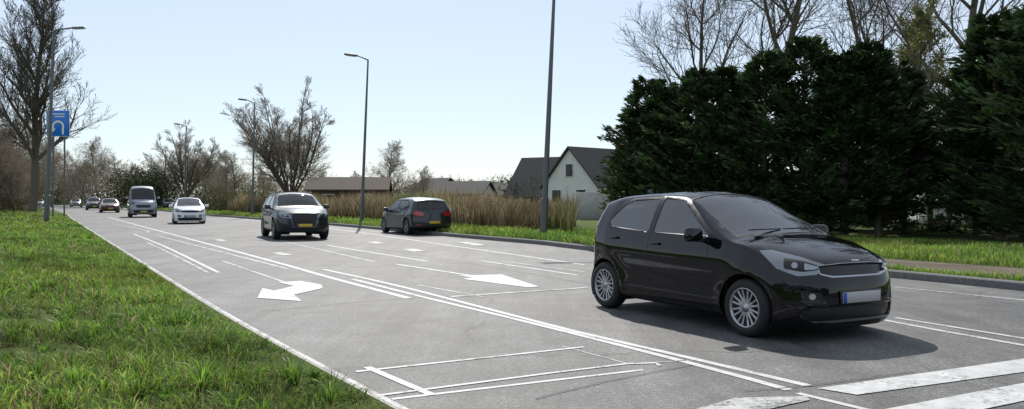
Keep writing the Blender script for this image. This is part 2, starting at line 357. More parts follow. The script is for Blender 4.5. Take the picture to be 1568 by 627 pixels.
GOLF=dict(x0=-2.12,x1=2.13,wb=2.63,r=.32,tw=.215,track=.765,spokes=5,xfa=1.1,xra=-1.2,res=(90,24,26),
 W=[(-2.12,.87),(-1.4,.895),(0,.90),(1.2,.90),(1.7,.885),(2.1,.84)],
 bot=[(-2.12,.28),(-1.7,.22),(-1,.17),(1.2,.17),(2.1,.18)],
 top=[(-2.12,1.36),(-1.8,1.41),(-1.2,1.455),(-.5,1.475),(0,1.46),(.25,1.41),(.7,1.20),(1.1,.985),(1.2,.96),(1.6,.91),(1.95,.82),(2.13,.74)],
 crown=[(-2.12,.05),(-.5,.06),(.3,.06),(.7,.07),(1.1,.06),(1.5,.05),(2.13,.03)],
 belt=[(-2.12,.99),(-1.0,.96),(0,.935),(1.1,.91),(1.3,.87)],tumble=.42,Rf=.46,pf=3.2,Rr=.25,pr=3.5,
 front=[(.17,-.1),(.25,-.02),(.45,0),(.62,-.02),(.75,-.08),(1.0,-.1)],
 rear=[(.2,.1),(.3,.01),(.52,0),(.66,.03),(.85,.04),(1.0,.10),(1.35,.34),(1.5,.34)],
 cowl=(1.1,.97),seats=(.05,-.85),sz=.08,mirror=(.70,.90,.95),handles=[(-.2,.895,.83),(-1.1,.89,.85)],
 plates=[(2.135,.42,'yplate'),(-2.125,.49,'yplate')],mats=MD,
 carve=[
 ('side',rp([(.92,.94),(.2,1.36),(-.3,1.385),(-1.2,1.36),(-1.55,1.12),(-1.45,1.0)],.05),'trim'),
 ('side',rp([(.76,.965),(.18,1.33),(-.24,1.35),(-.24,.965)],.03),'glass'),
 ('side',rp([(-.33,.965),(-1.36,1.02),(-1.45,1.10),(-1.12,1.32),(-.33,1.35)],.03),'glass'),
 ('top',[(1.08,-.70),(1.13,-.35),(1.135,0),(1.13,.35),(1.08,.70),(.24,.58),(.2,.3),(.2,-.3),(.24,-.58)],'trim'),
 ('top',[(1.02,-.70),(1.06,-.35),(1.065,0),(1.06,.35),(1.02,.70),(.28,.58),(.24,.3),(.24,-.3),(.28,-.58)],'glass'),
 ('rear',rp([(-.66,.97),(.66,.97),(.54,1.34),(-.54,1.34)],.05),'trim'),
 ('rear',rp([(-.61,1.0),(.61,1.0),(.50,1.29),(-.50,1.29)],.05),'glass'),
 ('line',[(.8,.9),(.82,.6),(.74,.26),(-.27,.25),(-.285,.93)],'gap'),
 ('line',[(-.285,.25),(-.78,.26),(-.88,.5),(-1.25,.8),(-1.35,.96)],'gap'),
 ('rline',[(0,.53),(.5,.53),(.55,.68),(.62,.95)],'gap'),
 ('fr',rp([(.72,.74),(.74,.80),(.98,.76),(1.12,.70),(1.12,.62),(.9,.63)],.02,3),'lamp'),
 ('fr',circ(.98,.69,.04,14),'silver'),
 ('frec',rp([(-.48,.70),(.48,.70),(.46,.62),(-.46,.62)],.02,3),'grille'),
 ('frec',rp([(-.6,.36),(.6,.36),(.55,.24),(-.55,.24)],.03,3),'grille'),
 ('rr',rp([(.80,.93),(.92,.93),(1.14,.87),(1.16,.76),(1.02,.74),(.82,.76)],.03,3),'red'),
 ('rear',rp([(-.62,.33),(.62,.33),(.55,.22),(-.55,.22)],.03,3),'trim'),
 ('rear2',rp([(.56,.42),(.70,.42),(.70,.385),(.56,.385)],.01,2),'red'),
 ])
VAN=dict(x0=-2.5,x1=2.45,wb=3.2,r=.35,tw=.22,track=.84,spokes=10,xfa=1.6,xra=-1.9,res=(80,20,26),flare=.02,
 W=[(-2.5,.96),(0,.97),(1.5,.97),(2.0,.96),(2.45,.92)],
 bot=[(-2.5,.32),(-1,.22),(1.5,.22),(2.45,.24)],
 top=[(-2.5,2.34),(-2,2.38),(0,2.40),(.6,2.38),(.95,2.28),(1.35,1.9),(1.75,1.42),(1.85,1.34),(2.1,1.26),(2.35,1.12),(2.45,1.0)],
 crown=[(-2.5,.05),(.6,.06),(1.1,.08),(1.7,.06),(2.45,.04)],
 belt=[(-2.5,1.3),(0,1.25),(1.5,1.2),(1.8,1.15)],tumble=.14,Rf=.42,pf=3.6,Rr=.12,pr=6,
 front=[(.25,-.1),(.34,-.02),(.6,0),(.8,-.02),(1.0,-.1),(1.2,-.12)],
 rear=[(.3,.05),(.45,.0),(1.2,0),(2.4,.08)],
 cowl=(1.7,1.3),seats=(.6,-.4),sz=.45,mirror=(1.25,1.0,1.45),handles=[(.5,.97,1.1)],
 plates=[(2.46,.45,'yplate'),(-2.51,.85,'yplate')],mats=MD,
 carve=[
 ('side',rp([(1.45,1.28),(1.0,1.85),(.45,1.95),(.45,1.28)],.05),'glass'),
 ('side',rp([(.30,1.30),(-.8,1.30),(-.8,1.95),(.30,1.95)],.05),'glass'),
 ('top',[(1.74,-.80),(1.80,-.35),(1.80,.35),(1.74,.80),(1.02,.78),(.98,.3),(.98,-.3),(1.02,-.78)],'trim'),
 ('top',[(1.68,-.78),(1.74,-.35),(1.74,.35),(1.68,.78),(1.08,.76),(1.04,.3),(1.04,-.3),(1.08,-.76)],'glass'),
 ('fr',rp([(.86,.98),(.90,1.1),(1.05,1.06),(1.22,.92),(1.20,.80),(.98,.80)],.02,3),'lamp'),
 ('frec',rp([(-.5,.95),(.5,.95),(.46,.74),(-.46,.74)],.02,3),'grille'),
 ('frec',rp([(-.7,.55),(.7,.55),(.62,.36),(-.62,.36)],.03,3),'grille'),
 ])
dkblue=pmat('dark_blue_grey_paint',(.016,.024,.034),.45,.2,1.0,.1)
dkgrey=pmat('dark_grey_paint',(.020,.025,.030),.35,.4,1.0,.3)
white=pmat('white_car_paint',(.72,.74,.76),.3,.0,1.0,.5)
silver=pmat('silver_blue_paint',(.22,.25,.29),.35,.5,1.0,.5)
redp=pmat('dark_red_paint',(.10,.02,.02),.3,.2,1.0,.5)
h=Vector((.475,-.88)).normalized(); aw=-h
KC=(2.435+.88*.085,9.61+.475*.085,0)
kia=build_car('black_hatchback_car','kia',KIA,KC,h,black,(1.03,1.09,1.01))
rbox('bonnet_badge',(.010,.10,.026),(1.838,0,.785),M0['chrome'],kia,.004,1,(0,-.6,0))
rbox('roof_antenna',(.14,.03,.05),(-1.3,0,1.485),black,kia,.012,2,(0,.35,0),(.4,.6))
def far(name,key,sp,front,hd,paint,scale=(1,1,1)):
    hd=Vector(hd).normalized(); c=Vector(front)-hd*sp['wb']/2
    return build_car(name,key,sp,(c.x,c.y,0),hd,paint,scale)
far('dark_suv_car','q5',Q5,(-7.4,28.1),(.40,-.88),dkblue)
gd=Vector((-.50,.87)).normalized(); c=Vector((-3.35,31.8))+gd*1.315
build_car('dark_hatchback_car','golf',GOLF,(c.x,c.y,0),gd,dkgrey,(.94,1,1))
far('white_hatchback_car','kia',KIA,(-18.3,45.6),(.40,-.88),white,(1.1,1.07,1.0))
far('passenger_van','van',VAN,(-28.0,61),(.45,-.88),silver)
far('dark_red_car','golf',GOLF,(-41,82),(.5,-.88),redp)
far('dark_grey_car','golf',GOLF,(-52.5,101),(.5,-.88),dkgrey,(1,1,1.1))
far('dark_grey_car','golf',GOLF,(-46,108),(.5,-.88),dkblue,(1,1,1))
far('light_grey_car','golf',GOLF,(-76.5,141),(.5,-.88),silver)
far('white_car','golf',GOLF,(-86,146),(.5,-.88),white)
far('dark_grey_car','golf',GOLF,(-97,160),(.5,-.8),dkgrey)
# ================= SETTING
F,CX,HZ,H=1231.,784.,305.,1.4
def gp(u,v,z=0): k=(H-z)/(v-HZ); return ((u-CX)*k, F*k)
def hashn(x,y,s=1.0,seed=0):
    r=np.random.default_rng(100+seed); o=np.zeros_like(x)
    for k in range(6):
        a=r.uniform(0,6.28); f=s*r.uniform(.6,1.8); o+=np.sin((x*math.cos(a)+y*math.sin(a))*f+r.uniform(0,6.28))
    return o/6*1.6
def nodes_mat(name):
    m=bpy.data.materials.new(name); m.use_nodes=True; nt=m.node_tree; return m,nt,nt.nodes['Principled BSDF']
def noise(nt,scale,detail=4,rough=.55,vec=None,dist=0):
    n=nt.nodes.new('ShaderNodeTexNoise'); n.inputs['Scale'].default_value=scale; n.inputs['Detail'].default_value=detail; n.inputs['Roughness'].default_value=rough; n.inputs['Distortion'].default_value=dist
    if vec: nt.links.new(vec,n.inputs['Vector'])
    return n.outputs['Fac']
def ramp(nt,inp,stops):
    r=nt.nodes.new('ShaderNodeValToRGB'); nt.links.new(inp,r.inputs[0]); e=r.color_ramp.elements
    while len(e)<len(stops): e.new(.5)
    for el,(p,c) in zip(e,stops): el.position=p; el.color=(*c,1) if len(c)==3 else c
    return r.outputs[0]
def mixc(nt,fac,a,b,mode='MIX'):
    m=nt.nodes.new('ShaderNodeMix'); m.data_type='RGBA'; m.blend_type=mode
    for s,x in((0,fac),(6,a),(7,b)):
        if hasattr(x,'is_output') or hasattr(x,'links'): nt.links.new(x,m.inputs[s])
        else: m.inputs[s].default_value=x if s==0 else (*x,1)
    return m.outputs[2]
def bump(nt,h,st,dist,b):
    n=nt.nodes.new('ShaderNodeBump'); n.inputs['Strength'].default_value=st; n.inputs['Distance'].default_value=dist
    nt.links.new(h,n.inputs['Height']); nt.links.new(n.outputs[0],b.inputs['Normal'])
def objco(nt):
    t=nt.nodes.new('ShaderNodeTexCoord'); return t.outputs['Object']
g3=lambda x:(x,x,x)
def asphalt_nodes(nt):
    co=objco(nt)
    mp=nt.nodes.new('ShaderNodeMapping'); mp.inputs['Rotation'].default_value=(0,0,math.radians(-29)); mp.inputs['Scale'].default_value=(1,.06,1); nt.links.new(co,mp.inputs[0])
    fine=noise(nt,85,2,.75,co); mid=noise(nt,24,3,.8,co); med=noise(nt,2.2,6,.7,co); big=noise(nt,.35,4,.6,co); streak=noise(nt,1.3,6,.7,mp.outputs[0])
    c=ramp(nt,fine,[(.30,g3(.038)),(.5,g3(.088)),(.70,g3(.23))])
    c=mixc(nt,1.0,c,ramp(nt,mid,[(.32,g3(.50)),(.5,g3(.95)),(.68,g3(1.65))]),'MULTIPLY')
    c=mixc(nt,1.0,c,ramp(nt,med,[(.3,g3(.70)),(.7,g3(1.3))]),'MULTIPLY')
    c=mixc(nt,1.0,c,ramp(nt,big,[(.35,g3(.78)),(.65,(1.22,1.21,1.18))]),'MULTIPLY')
    c=mixc(nt,1.0,c,ramp(nt,streak,[(.35,g3(.66)),(.65,g3(1.25))]),'MULTIPLY')
    vo=nt.nodes.new('ShaderNodeTexVoronoi'); vo.feature='DISTANCE_TO_EDGE'; vo.inputs['Scale'].default_value=.42
    nn=nt.nodes.new('ShaderNodeTexNoise'); nn.inputs['Scale'].default_value=1.6; nn.inputs['Detail'].default_value=6; nt.links.new(co,nn.inputs['Vector'])
    va=nt.nodes.new('ShaderNodeMix'); va.data_type='RGBA'; va.inputs[0].default_value=.45; nt.links.new(co,va.inputs[6]); nt.links.new(nn.outputs['Color'],va.inputs[7]); nt.links.new(va.outputs[2],vo.inputs['Vector'])
    crk=ramp(nt,vo.outputs['Distance'],[(.0,g3(.4)),(.003,g3(.55)),(.006,g3(1))])
    gate=ramp(nt,noise(nt,.5,2,.5,co),[(.50,g3(0)),(.56,g3(1))])
    crk=mixc(nt,gate,crk,g3(1.0))
    c=mixc(nt,1.0,c,crk,'MULTIPLY')
    return co,c,mid
def asphalt():
    m,nt,b=nodes_mat('asphalt'); co,c,f=asphalt_nodes(nt); nt.links.new(c,b.inputs['Base Color']); b.inputs['Roughness'].default_value=.72
    bump(nt,f,.55,.009,b); return m
def paintm(name,wear=.5,col=.72):
    m,nt,b=nodes_mat(name); co,c,f=asphalt_nodes(nt)
    n1=noise(nt,24,6,.8,co); n2=noise(nt,2.5,4,.6,co)
    ad=nt.nodes.new('ShaderNodeMath'); ad.operation='ADD'; nt.links.new(n1,ad.inputs[0]); nt.links.new(n2,ad.inputs[1])
    d=nt.nodes.new('ShaderNodeMath'); d.operation='MULTIPLY'; nt.links.new(ad.outputs[0],d.inputs[0]); d.inputs[1].default_value=.5
    k=ramp(nt,d.outputs[0],[(wear-.06,g3(0)),(wear+.02,g3(1))])
    w=ramp(nt,noise(nt,6,4,.6,co),[(.3,g3(col*.66)),(.7,(col,col,col*.98))])
    nt.links.new(mixc(nt,k,c,w),b.inputs['Base Color']); b.inputs['Roughness'].default_value=.65; bump(nt,f,.3,.004,b); return m
A_=asphalt(); PW=paintm('road_paint_white',.445,.58); PO=paintm('road_paint_worn',.49,.48)
def grassground(name,c1,c2,c3):
    m,nt,b=nodes_mat(name); co=objco(nt)
    c=ramp(nt,noise(nt,1.2,6,.65,co),[(.3,c1),(.5,c2),(.7,c3)])
    c=mixc(nt,1.0,c,ramp(nt,noise(nt,40,4,.7,co),[(.3,g3(.5)),(.7,g3(1.35))]),'MULTIPLY')
    nt.links.new(c,b.inputs['Base Color']); b.inputs['Roughness'].default_value=.95; b.inputs['Specular IOR Level'].default_value=.1
    bump(nt,noise(nt,25,5,.7,co),.8,.05,b); return m
GG=grassground('grass_soil',(.055,.075,.02),(.085,.13,.03),(.12,.14,.05))
GF=grassground('field_ground',(.05,.06,.02),(.06,.08,.025),(.09,.08,.04))
SOIL=grassground('gravel_path',(.12,.10,.075),(.17,.14,.11),(.21,.18,.14))
def fol(name,tr=.45,gl=.06):
    m=bpy.data.materials.new(name); m.use_nodes=True; nt=m.node_tree; nt.nodes.clear()
    o=nt.nodes.new('ShaderNodeOutputMaterial'); a=nt.nodes.new('ShaderNodeAttribute'); a.attribute_name='Col'
    d=nt.nodes.new('ShaderNodeBsdfDiffuse'); t=nt.nodes.new('ShaderNodeBsdfTranslucent'); mx=nt.nodes.new('ShaderNodeMixShader'); mx.inputs[0].default_value=tr
    nt.links.new(a.outputs['Color'],d.inputs[0]); nt.links.new(a.outputs['Color'],t.inputs[0]); nt.links.new(d.outputs[0],mx.inputs[1]); nt.links.new(t.outputs[0],mx.inputs[2])
    g=nt.nodes.new('ShaderNodeBsdfGlossy'); g.inputs['Roughness'].default_value=.45; g.inputs[0].default_value=(.7,.7,.6,1); m2=nt.nodes.new('ShaderNodeMixShader'); m2.inputs[0].default_value=gl
    nt.links.new(mx.outputs[0],m2.inputs[1]); nt.links.new(g.outputs[0],m2.inputs[2]); nt.links.new(m2.outputs[0],o.inputs[0]); return m
FG=fol('grass_blades',.6,.045); FW=fol('weed_leaves',.5,.0); FC=fol('conifer_foliage',.22,.04); FR=fol('reed_stalks',.4,.03); FS=fol('shrub_foliage',.35,.01)
def barkm(name,a,b_):
    m,nt,b=nodes_mat(name); co=objco(nt); nt.links.new(ramp(nt,noise(nt,9,5,.6,co),[(.3,a),(.7,b_)]),b.inputs['Base Color']); b.inputs['Roughness'].default_value=.9; return m
BK=barkm('bark',(.07,.06,.045),(.15,.125,.095)); BK2=barkm('bark_haze_twig',(.19,.15,.11),(.34,.28,.21))  # pale twig colour paints aerial haze onto the far trees
def pave(name,a,b_,sc=20):
    m,nt,b=nodes_mat(name); co=objco(nt); c=ramp(nt,noise(nt,sc,5,.7,co),[(.3,a),(.7,b_)]); nt.links.new(c,b.inputs['Base Color']); b.inputs['Roughness'].default_value=.85; bump(nt,noise(nt,60,3,.6,co),.4,.005,b); return m
KB=pave('kerb_concrete',g3(.10),g3(.20)); ES=pave('edge_concrete',(.20,.19,.17),(.50,.49,.46),9)
def dens(P,step=1.0):
    P=[Vector(p) for p in P]; out=[]
    n=len(P)
    for i in range(n-1):
        p0=P[max(i-1,0)];p1=P[i];p2=P[i+1];p3=P[min(i+2,n-1)]; L=(p2-p1).length; m=max(2,min(40,int(L/step)))
        for k in range(m):
            t=k/m; out.append(p1*1.0 if k==0 else .5*((2*p1)+(p2-p0)*t+(2*p0-5*p1+4*p2-p3)*t*t+(3*p1-p0-3*p2+p3)*t**3))
    out.append(P[-1]); return out
LEFT=dens([(12,-15.5),(2.5,.05),gp(590,625),gp(400,520),gp(300,460),gp(200,395),(-31.5,57.4),(-43.5,78),(-66.6,115),(-105,172),(-180,260)],1.2)
RIGHT=dens([(22,-13),(11.5,5.5),gp(1568,446),gp(1370,426),gp(900,384),gp(832,375.5),gp(690,363),(-9.9,43),(-26.5,69),(-45.6,101),(-80.7,157),(-126,215),(-200,300)],1.2)
def resamp(P,n):
    d=[0]
    for a,b in zip(P[:-1],P[1:]): d.append(d[-1]+(b-a).length)
    d=np.array(d); xs=np.array([p.x for p in P]);ys=np.array([p.y for p in P]); s=np.linspace(0,1,n)**1.6*d[-1]
    return np.stack([np.interp(s,d,xs),np.interp(s,d,ys)],1)
n=160; a=resamp(LEFT,n); b=resamp(RIGHT,n)
V=[(p[0],p[1],0) for p in a]+[(p[0],p[1],0) for p in b]; Fc=[(i,n+i,n+i+1,i+1) for i in range(n-1)]
mk('road',V,Fc,A_,None,False)
def offs(P,d):
    out=[]
    for i,p in enumerate(P):
        t=(P[min(i+1,len(P)-1)]-P[max(i-1,0)]).normalized(); out.append(Vector((p.x+t.y*d,p.y-t.x*d)))
    return out
def ribbon(name,P,w,mat,z=.004,dn=True,parent=None):
    P=[Vector(p) for p in P]; 
    if dn: P=dens(P,.6)
    a=offs(P,-w/2);b=offs(P,w/2); n=len(P)
    return mk(name,[(p.x,p.y,z) for p in a]+[(p.x,p.y,z) for p in b],[(i,n+i,n+i+1,i+1) for i in range(n-1)],mat,parent,False)
rm=empty('road_markings')
ribbon('edge_line',offs(LEFT,.09),.05,PO,.006,False,rm)
ribbon('road_edge_strip',offs(LEFT,-.01),.13,ES,.010,False,rm)
G=lambda *p:[gp(*q) for q in p]
for i_,(pts,w,mt) in enumerate([
 (G((165,333),(240,353),(330,377),(430,404),(500,424),(625,457)),.11,PW),
 (G((240,361),(330,384),(440,412)),.08,PO),
 (G((495,413),(600,436),(760,477),(880,508),(1070,552),(1240,592)),.085,PW),
 (G((540,428),(650,456),(800,492),(1050,555),(1208,598)),.085,PW),
 (G((205,359),(250,377),(335,418)),.08,PW),(G((224,371),(270,393),(320,419)),.06,PO),(G((172,343),(226,354),(204,359)),.07,PO),
 (G((335,332),(500,350),(700,378),(895,406)),.10,PW),
 (G((738,400),(885,422)),.08,PW),(G((765,400),(895,417)),.07,PO),
 (G((500,376),(655,401)),.09,PW),(G((430,369),(575,402)),.07,PO),
 (G((655,401),(580,406),(490,411)),.035,PO),
 (G((690,455),(900,441)),.10,PO),(G((640,437),(740,455)),.05,PO),
 (G((1370,440),(1568,460),(1640,467)),.10,PO),
 (G((1345,489),(1440,507),(1600,535)),.08,PW),(G((1370,487),(1600,524)),.07,PW),
 (G((545,570),(895,532)),.05,PW),(G((562,563),(662,606)),.07,PW),(G((570,608),(960,558),(1010,561)),.045,PW),(G((600,612),(985,567)),.05,PW),(G((862,531),(962,558)),.022,PO),
 (G((1222,603),(1350,634)),.06,PW),(G((960,558),(1070,552)),.02,PO),
 (G((340,400),(445,436)),.06,PO),(G((606,405),(730,424)),.09,PW),
 ]): ribbon('line',pts,w,mt,.0035+.0003*(i_%7),True,rm)
def poly(name,pts,mat,z=.0065): 
    return mk(name,[(*gp(*p),z) for p in pts],[tuple(range(len(pts)))],mat,rm,False)
poly('turn_arrow',[(425,433),(462,431),(493,437),(494,442),(450,452),(462,462),(394,457),(402,442),(420,446),(450,438.5)],PW)
poly('lane_arrow',[(700,423),(768,421),(826,440),(806,440.5),(708,428),(724,425.5)],PW)
poly('zebra_bar',[(1252,596),(1312,606),(1640,561),(1640,540)],PW)
poly('zebra_bar',[(1335,632),(1640,574),(1640,600),(1450,640)],PW,.0068)
poly('zebra_bar',[(1050,632),(1125,611),(1235,608),(1240,614),(1150,634)],PO,.0071)
for q in[[(415,388),(430,387),(448,391),(432,392)],[(615,382),(634,381.5),(652,385),(634,386)],[(325,367),(336,366.5),(348,369),(337,370)],[(560,371),(575,370.5),(590,373),(576,374)],[(700,371.5),(715,371),(745,376),(728,376.5)],[(450,355),(462,354.6),(480,357),(468,357.4)]]: poly('dash',q,PO)
SM=pmat('asphalt_seam',(.024,.024,.024),.8)
for i_,pts in enumerate([G((315,418),(430,411),(545,404)),G((820,612),(930,585),(1060,560)),G((690,454),(560,462),(400,478)),G((1140,600),(1240,592),(1400,570)),G((130,352),(300,347),(420,343)),G((950,445),(840,425),(640,391),(420,357))]): ribbon('seam',pts,.011,SM,.0078+.0003*i_,True,rm)
def verge_z(x,y,d):
    d=np.asarray(d,float); 
    s=lambda t:np.clip(t,0,1)**2*(3-2*np.clip(t,0,1))
    return .03+.22*s(d/5)+.75*s((y-28)/35)*s((d-2.5)/7)+ .045*hashn(np.asarray(x,float),np.asarray(y,float),2.6,3)*s(d/.6)
ds=[0,.15,.4,.8,1.3,2,3,4.5,6.5,9,13,20,40,120,500]
LP=LEFT
V=[];m=len(ds)
for i,p in enumerate(LP):
    t=(LP[min(i+1,len(LP)-1)]-LP[max(i-1,0)]).normalized()
    for d in ds:
        x,y=p.x-t.y*d,p.y+t.x*d; V.append((x,y,float(verge_z(np.array([x]),np.array([y]),np.array([d]))[0])))
Fc=[(i*m+j,(i+1)*m+j,(i+1)*m+j+1,i*m+j+1) for i in range(len(LP)-1) for j in range(m-1)]
mk('grass_verge',V,Fc,GG)
KR=RIGHT
pr=[(0,0),(.0,.11),(.02,.13),(.15,.13),(.15,.115)]
V=[];m=len(pr)
for i,p in enumerate(KR):
    t=(KR[min(i+1,len(KR)-1)]-KR[max(i-1,0)]).normalized()
    for d,z in pr: V.append((p.x+t.y*d,p.y-t.x*d,z))
mk('kerb',V,[(i*m+j,i*m+j+1,(i+1)*m+j+1,(i+1)*m+j) for i in range(len(KR)-1) for j in range(m-1)],KB,None,False)
ds2=[.15,1,2.5,5,9,15,40,120,600]; V=[];m=len(ds2)
for i,p in enumerate(KR):
    t=(KR[min(i+1,len(KR)-1)]-KR[max(i-1,0)]).normalized()
    for d in ds2: V.append((p.x+t.y*d,p.y-t.x*d,.117))
mk('grass_verge',V,[(i*m+j,i*m+j+1,(i+1)*m+j+1,(i+1)*m+j) for i in range(len(KR)-1) for j in range(m-1)],GG)
pp=[p for p in KR if p.y<24 and p.y>-5]; ribbon('footpath',offs(pp,1.6),1.9,SOIL,.123,False)
bm=bmesh.new(); bmesh.ops.create_grid(bm,x_segments=1,y_segments=1,size=2500); me=bpy.data.meshes.new('ground'); bm.to_mesh(me); bm.free(); o=obj('ground',me,None,[GF]); o.location.z=-.06
# ---- blades
def blades(name,P,hh,ww,lean,az,col,mat,parent=None):
    N=len(P); a=np.stack([np.cos(az),np.sin(az),np.zeros(N)],1)*(ww/2)[:,None]
    L=np.concatenate([lean,np.zeros((N,1))],1)
    up=np.array([0,0,1.]); mid=P+L*.35+up*(hh*.6)[:,None]; ll=np.linalg.norm(lean,axis=1); tip=P+L+up*(np.sqrt(np.maximum(hh**2-.5*ll**2,.2*hh**2)))[:,None]
    V=np.stack([P-a,P+a,mid+a*.85,mid-a*.85,tip+a*.12,tip-a*.12],1).reshape(-1,3)
    b=np.arange(N)[:,None]*6; Fq=np.concatenate([b+np.array([[0,1,2,3]]),b+np.array([[3,2,4,5]])],0)
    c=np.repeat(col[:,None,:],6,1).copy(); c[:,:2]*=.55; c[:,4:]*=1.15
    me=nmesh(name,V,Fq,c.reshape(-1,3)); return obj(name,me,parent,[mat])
def scatter(P,t0,t1,n,dmin,dmax,side,rng=rng,pw=1.0):
    Q=np.array([[p.x,p.y] for p in P]); T=np.gradient(Q,axis=0); T/=np.linalg.norm(T,axis=1)[:,None]
    y=Q[:,1]; o=np.argsort(y); yy=rng.uniform(0,1,n); yv=t0+(t1-t0)*yy**pw
    x=np.interp(yv,y[o],Q[o,0]); tx=np.interp(yv,y[o],T[o,0]); ty=np.interp(yv,y[o],T[o,1]); d=rng.uniform(dmin,dmax,n)
    return x+side*ty*d, yv-side*tx*d, d
def gcols(n,x,y,rng):
    base=np.array([[.15,.27,.035],[.21,.32,.045],[.10,.20,.03],[.30,.31,.08],[.33,.26,.15],[.16,.10,.06]]); pr=np.array([.31,.26,.22,.11,.06,.04])
    c=base[rng.choice(6,n,p=pr)]*rng.uniform(.65,1.3,(n,1)); nn=hashn(x,y,1.6,9); n2=hashn(x,y,.7,19); c=c*(1+.38*nn[:,None])*np.stack([1+.15*n2,1+.03*n2,np.ones(n)],1); return np.clip(c,.01,.6)
def grass_zone(t0,t1,n,dmax,hm,wm,pw=1):
    x,y,d=scatter(LEFT,t0,t1,n,.03,dmax,-1,pw=pw)
    f=hashn(x,y,3.2,1)*.5+hashn(x,y,11,2)*.7; keep=rng.uniform(0,1,n)<(.5+.7*f); x,y,d=x[keep],y[keep],d[keep];f=f[keep]; n=len(x)
    z=verge_z(x,y,d)-.01; hh=hm*rng.uniform(.4,1.35,n)*(1+.8*f)*np.clip(.4+d*1.2,.4,1); hh=np.maximum(hh,.025); ww=wm*rng.uniform(.6,1.4,n)
    broad=rng.uniform(0,1,n)<.08; ww[broad]*=3.0; hh[broad]*=.7
    th=rng.uniform(0,6.28,n); ln=hh*rng.uniform(.3,1.2,n); lean=np.stack([np.cos(th)*ln,np.sin(th)*ln],1)
    return np.stack([x,y,z],1),hh,ww,lean,rng.uniform(0,3.14,n),gcols(n,x,y,rng)
zs=[grass_zone(2.2,8.5,80000,4.2,.115,.0075),grass_zone(8,18,78000,6,.12,.011),grass_zone(17,35,50000,9,.13,.020),grass_zone(34,70,34000,13,.15,.04)]
Z_=[np.concatenate([z[i] for z in zs],0) for i in range(6)]
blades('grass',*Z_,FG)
cx_,cy_,cd_=scatter(LEFT,3.2,30,520,.25,6,-1,pw=1.5); P=[];hh=[];ww=[];ln=[];az=[];cc=[]
for x,y,d in zip(cx_,cy_,cd_):
    m_=36; th=rng.uniform(0,6.28,m_); r_=rng.uniform(0,.05,m_); s_=rng.uniform(.5,1.2); h_=rng.uniform(.10,.23,m_)*s_
    z=float(verge_z(np.array([x]),np.array([y]),np.array([d]))[0])-.01
    P.append(np.stack([x+r_*np.cos(th),y+r_*np.sin(th),np.full(m_,z)],1));hh.append(h_);ww.append(np.full(m_,.009)*(1+.04*y));l_=h_*rng.uniform(.3,1.1,m_);ln.append(np.stack([np.cos(th)*l_,np.sin(th)*l_],1));az.append(th+1.57);cc.append(np.array([[.17,.31,.04]])*rng.uniform(.5,1.25)*rng.uniform(.8,1.2,(m_,1)))
blades('grass_tufts',np.concatenate(P),np.concatenate(hh),np.concatenate(ww),np.concatenate(ln),np.concatenate(az),np.concatenate(cc),FG)
cx_,cy_,cd_=scatter(LEFT,3.2,16,260,.15,5,-1,pw=1.4); P=[];hh=[];ww=[];ln=[];az=[];cc=[]
for x,y,d in zip(cx_,cy_,cd_):
    m_=rng.integers(6,11); th=np.arange(m_)*6.28/m_+rng.uniform(0,6); h_=rng.uniform(.05,.10,m_)*rng.uniform(.7,1.3)
    z=float(verge_z(np.array([x]),np.array([y]),np.array([d]))[0])+.01
    P.append(np.stack([x+.01*np.cos(th),y+.01*np.sin(th),np.full(m_,z)],1));hh.append(h_);ww.append(h_*.34);l_=h_*1.0;ln.append(np.stack([np.cos(th)*l_,np.sin(th)*l_],1));az.append(th+1.57);cc.append(np.array([[.10,.20,.03]])*rng.uniform(.5,1.2)*rng.uniform(.85,1.15,(m_,1)))
blades('broadleaf_weeds',np.concatenate(P),np.concatenate(hh),np.concatenate(ww),np.concatenate(ln),np.concatenate(az),np.concatenate(cc),FW)
n=2200; x,y,d=scatter(LEFT,3.3,22,n,.3,5,-1,pw=1.3); kk=hashn(x,y,1.1,33)>-.1; x,y,d=x[kk],y[kk],d[kk]; n=len(x); z=verge_z(x,y,d); hh=rng.uniform(.10,.24,n)
th=rng.uniform(0,6.28,n); lean=np.stack([np.cos(th),np.sin(th)],1)*(hh*.3)[:,None]
blades('dry_weeds',np.stack([x,y,z],1),hh,np.full(n,.008),lean,rng.uniform(0,3,n),np.array([[.20,.11,.08]])*rng.uniform(.6,1.3,(n,1)),FG)
def rz_(t0,t1,n,d0,d1,hm,wm):
    x,y,d=scatter(RIGHT,t0,t1,n,d0,d1,1); f=hashn(x,y,2.5,5); hh=hm*rng.uniform(.5,1.3,n)*(1+.4*f); th=rng.uniform(0,6.28,n); ln=hh*rng.uniform(.2,.8,n)
    return np.stack([x,y,np.full(n,.115)],1),hh,wm*rng.uniform(.6,1.4,n),np.stack([np.cos(th)*ln,np.sin(th)*ln],1),rng.uniform(0,3.14,n),gcols(n,x,y,rng)
zs=[rz_(8,22,26000,2.6,9,.16,.018),rz_(8,20,5000,.15,.6,.10,.012),rz_(20,45,24000,.2,5.5,.17,.028),rz_(45,100,14000,.2,6,.2,.06)]
Z_=[np.concatenate([z[i] for z in zs],0) for i in range(6)]
blades('grass',*Z_,FG)
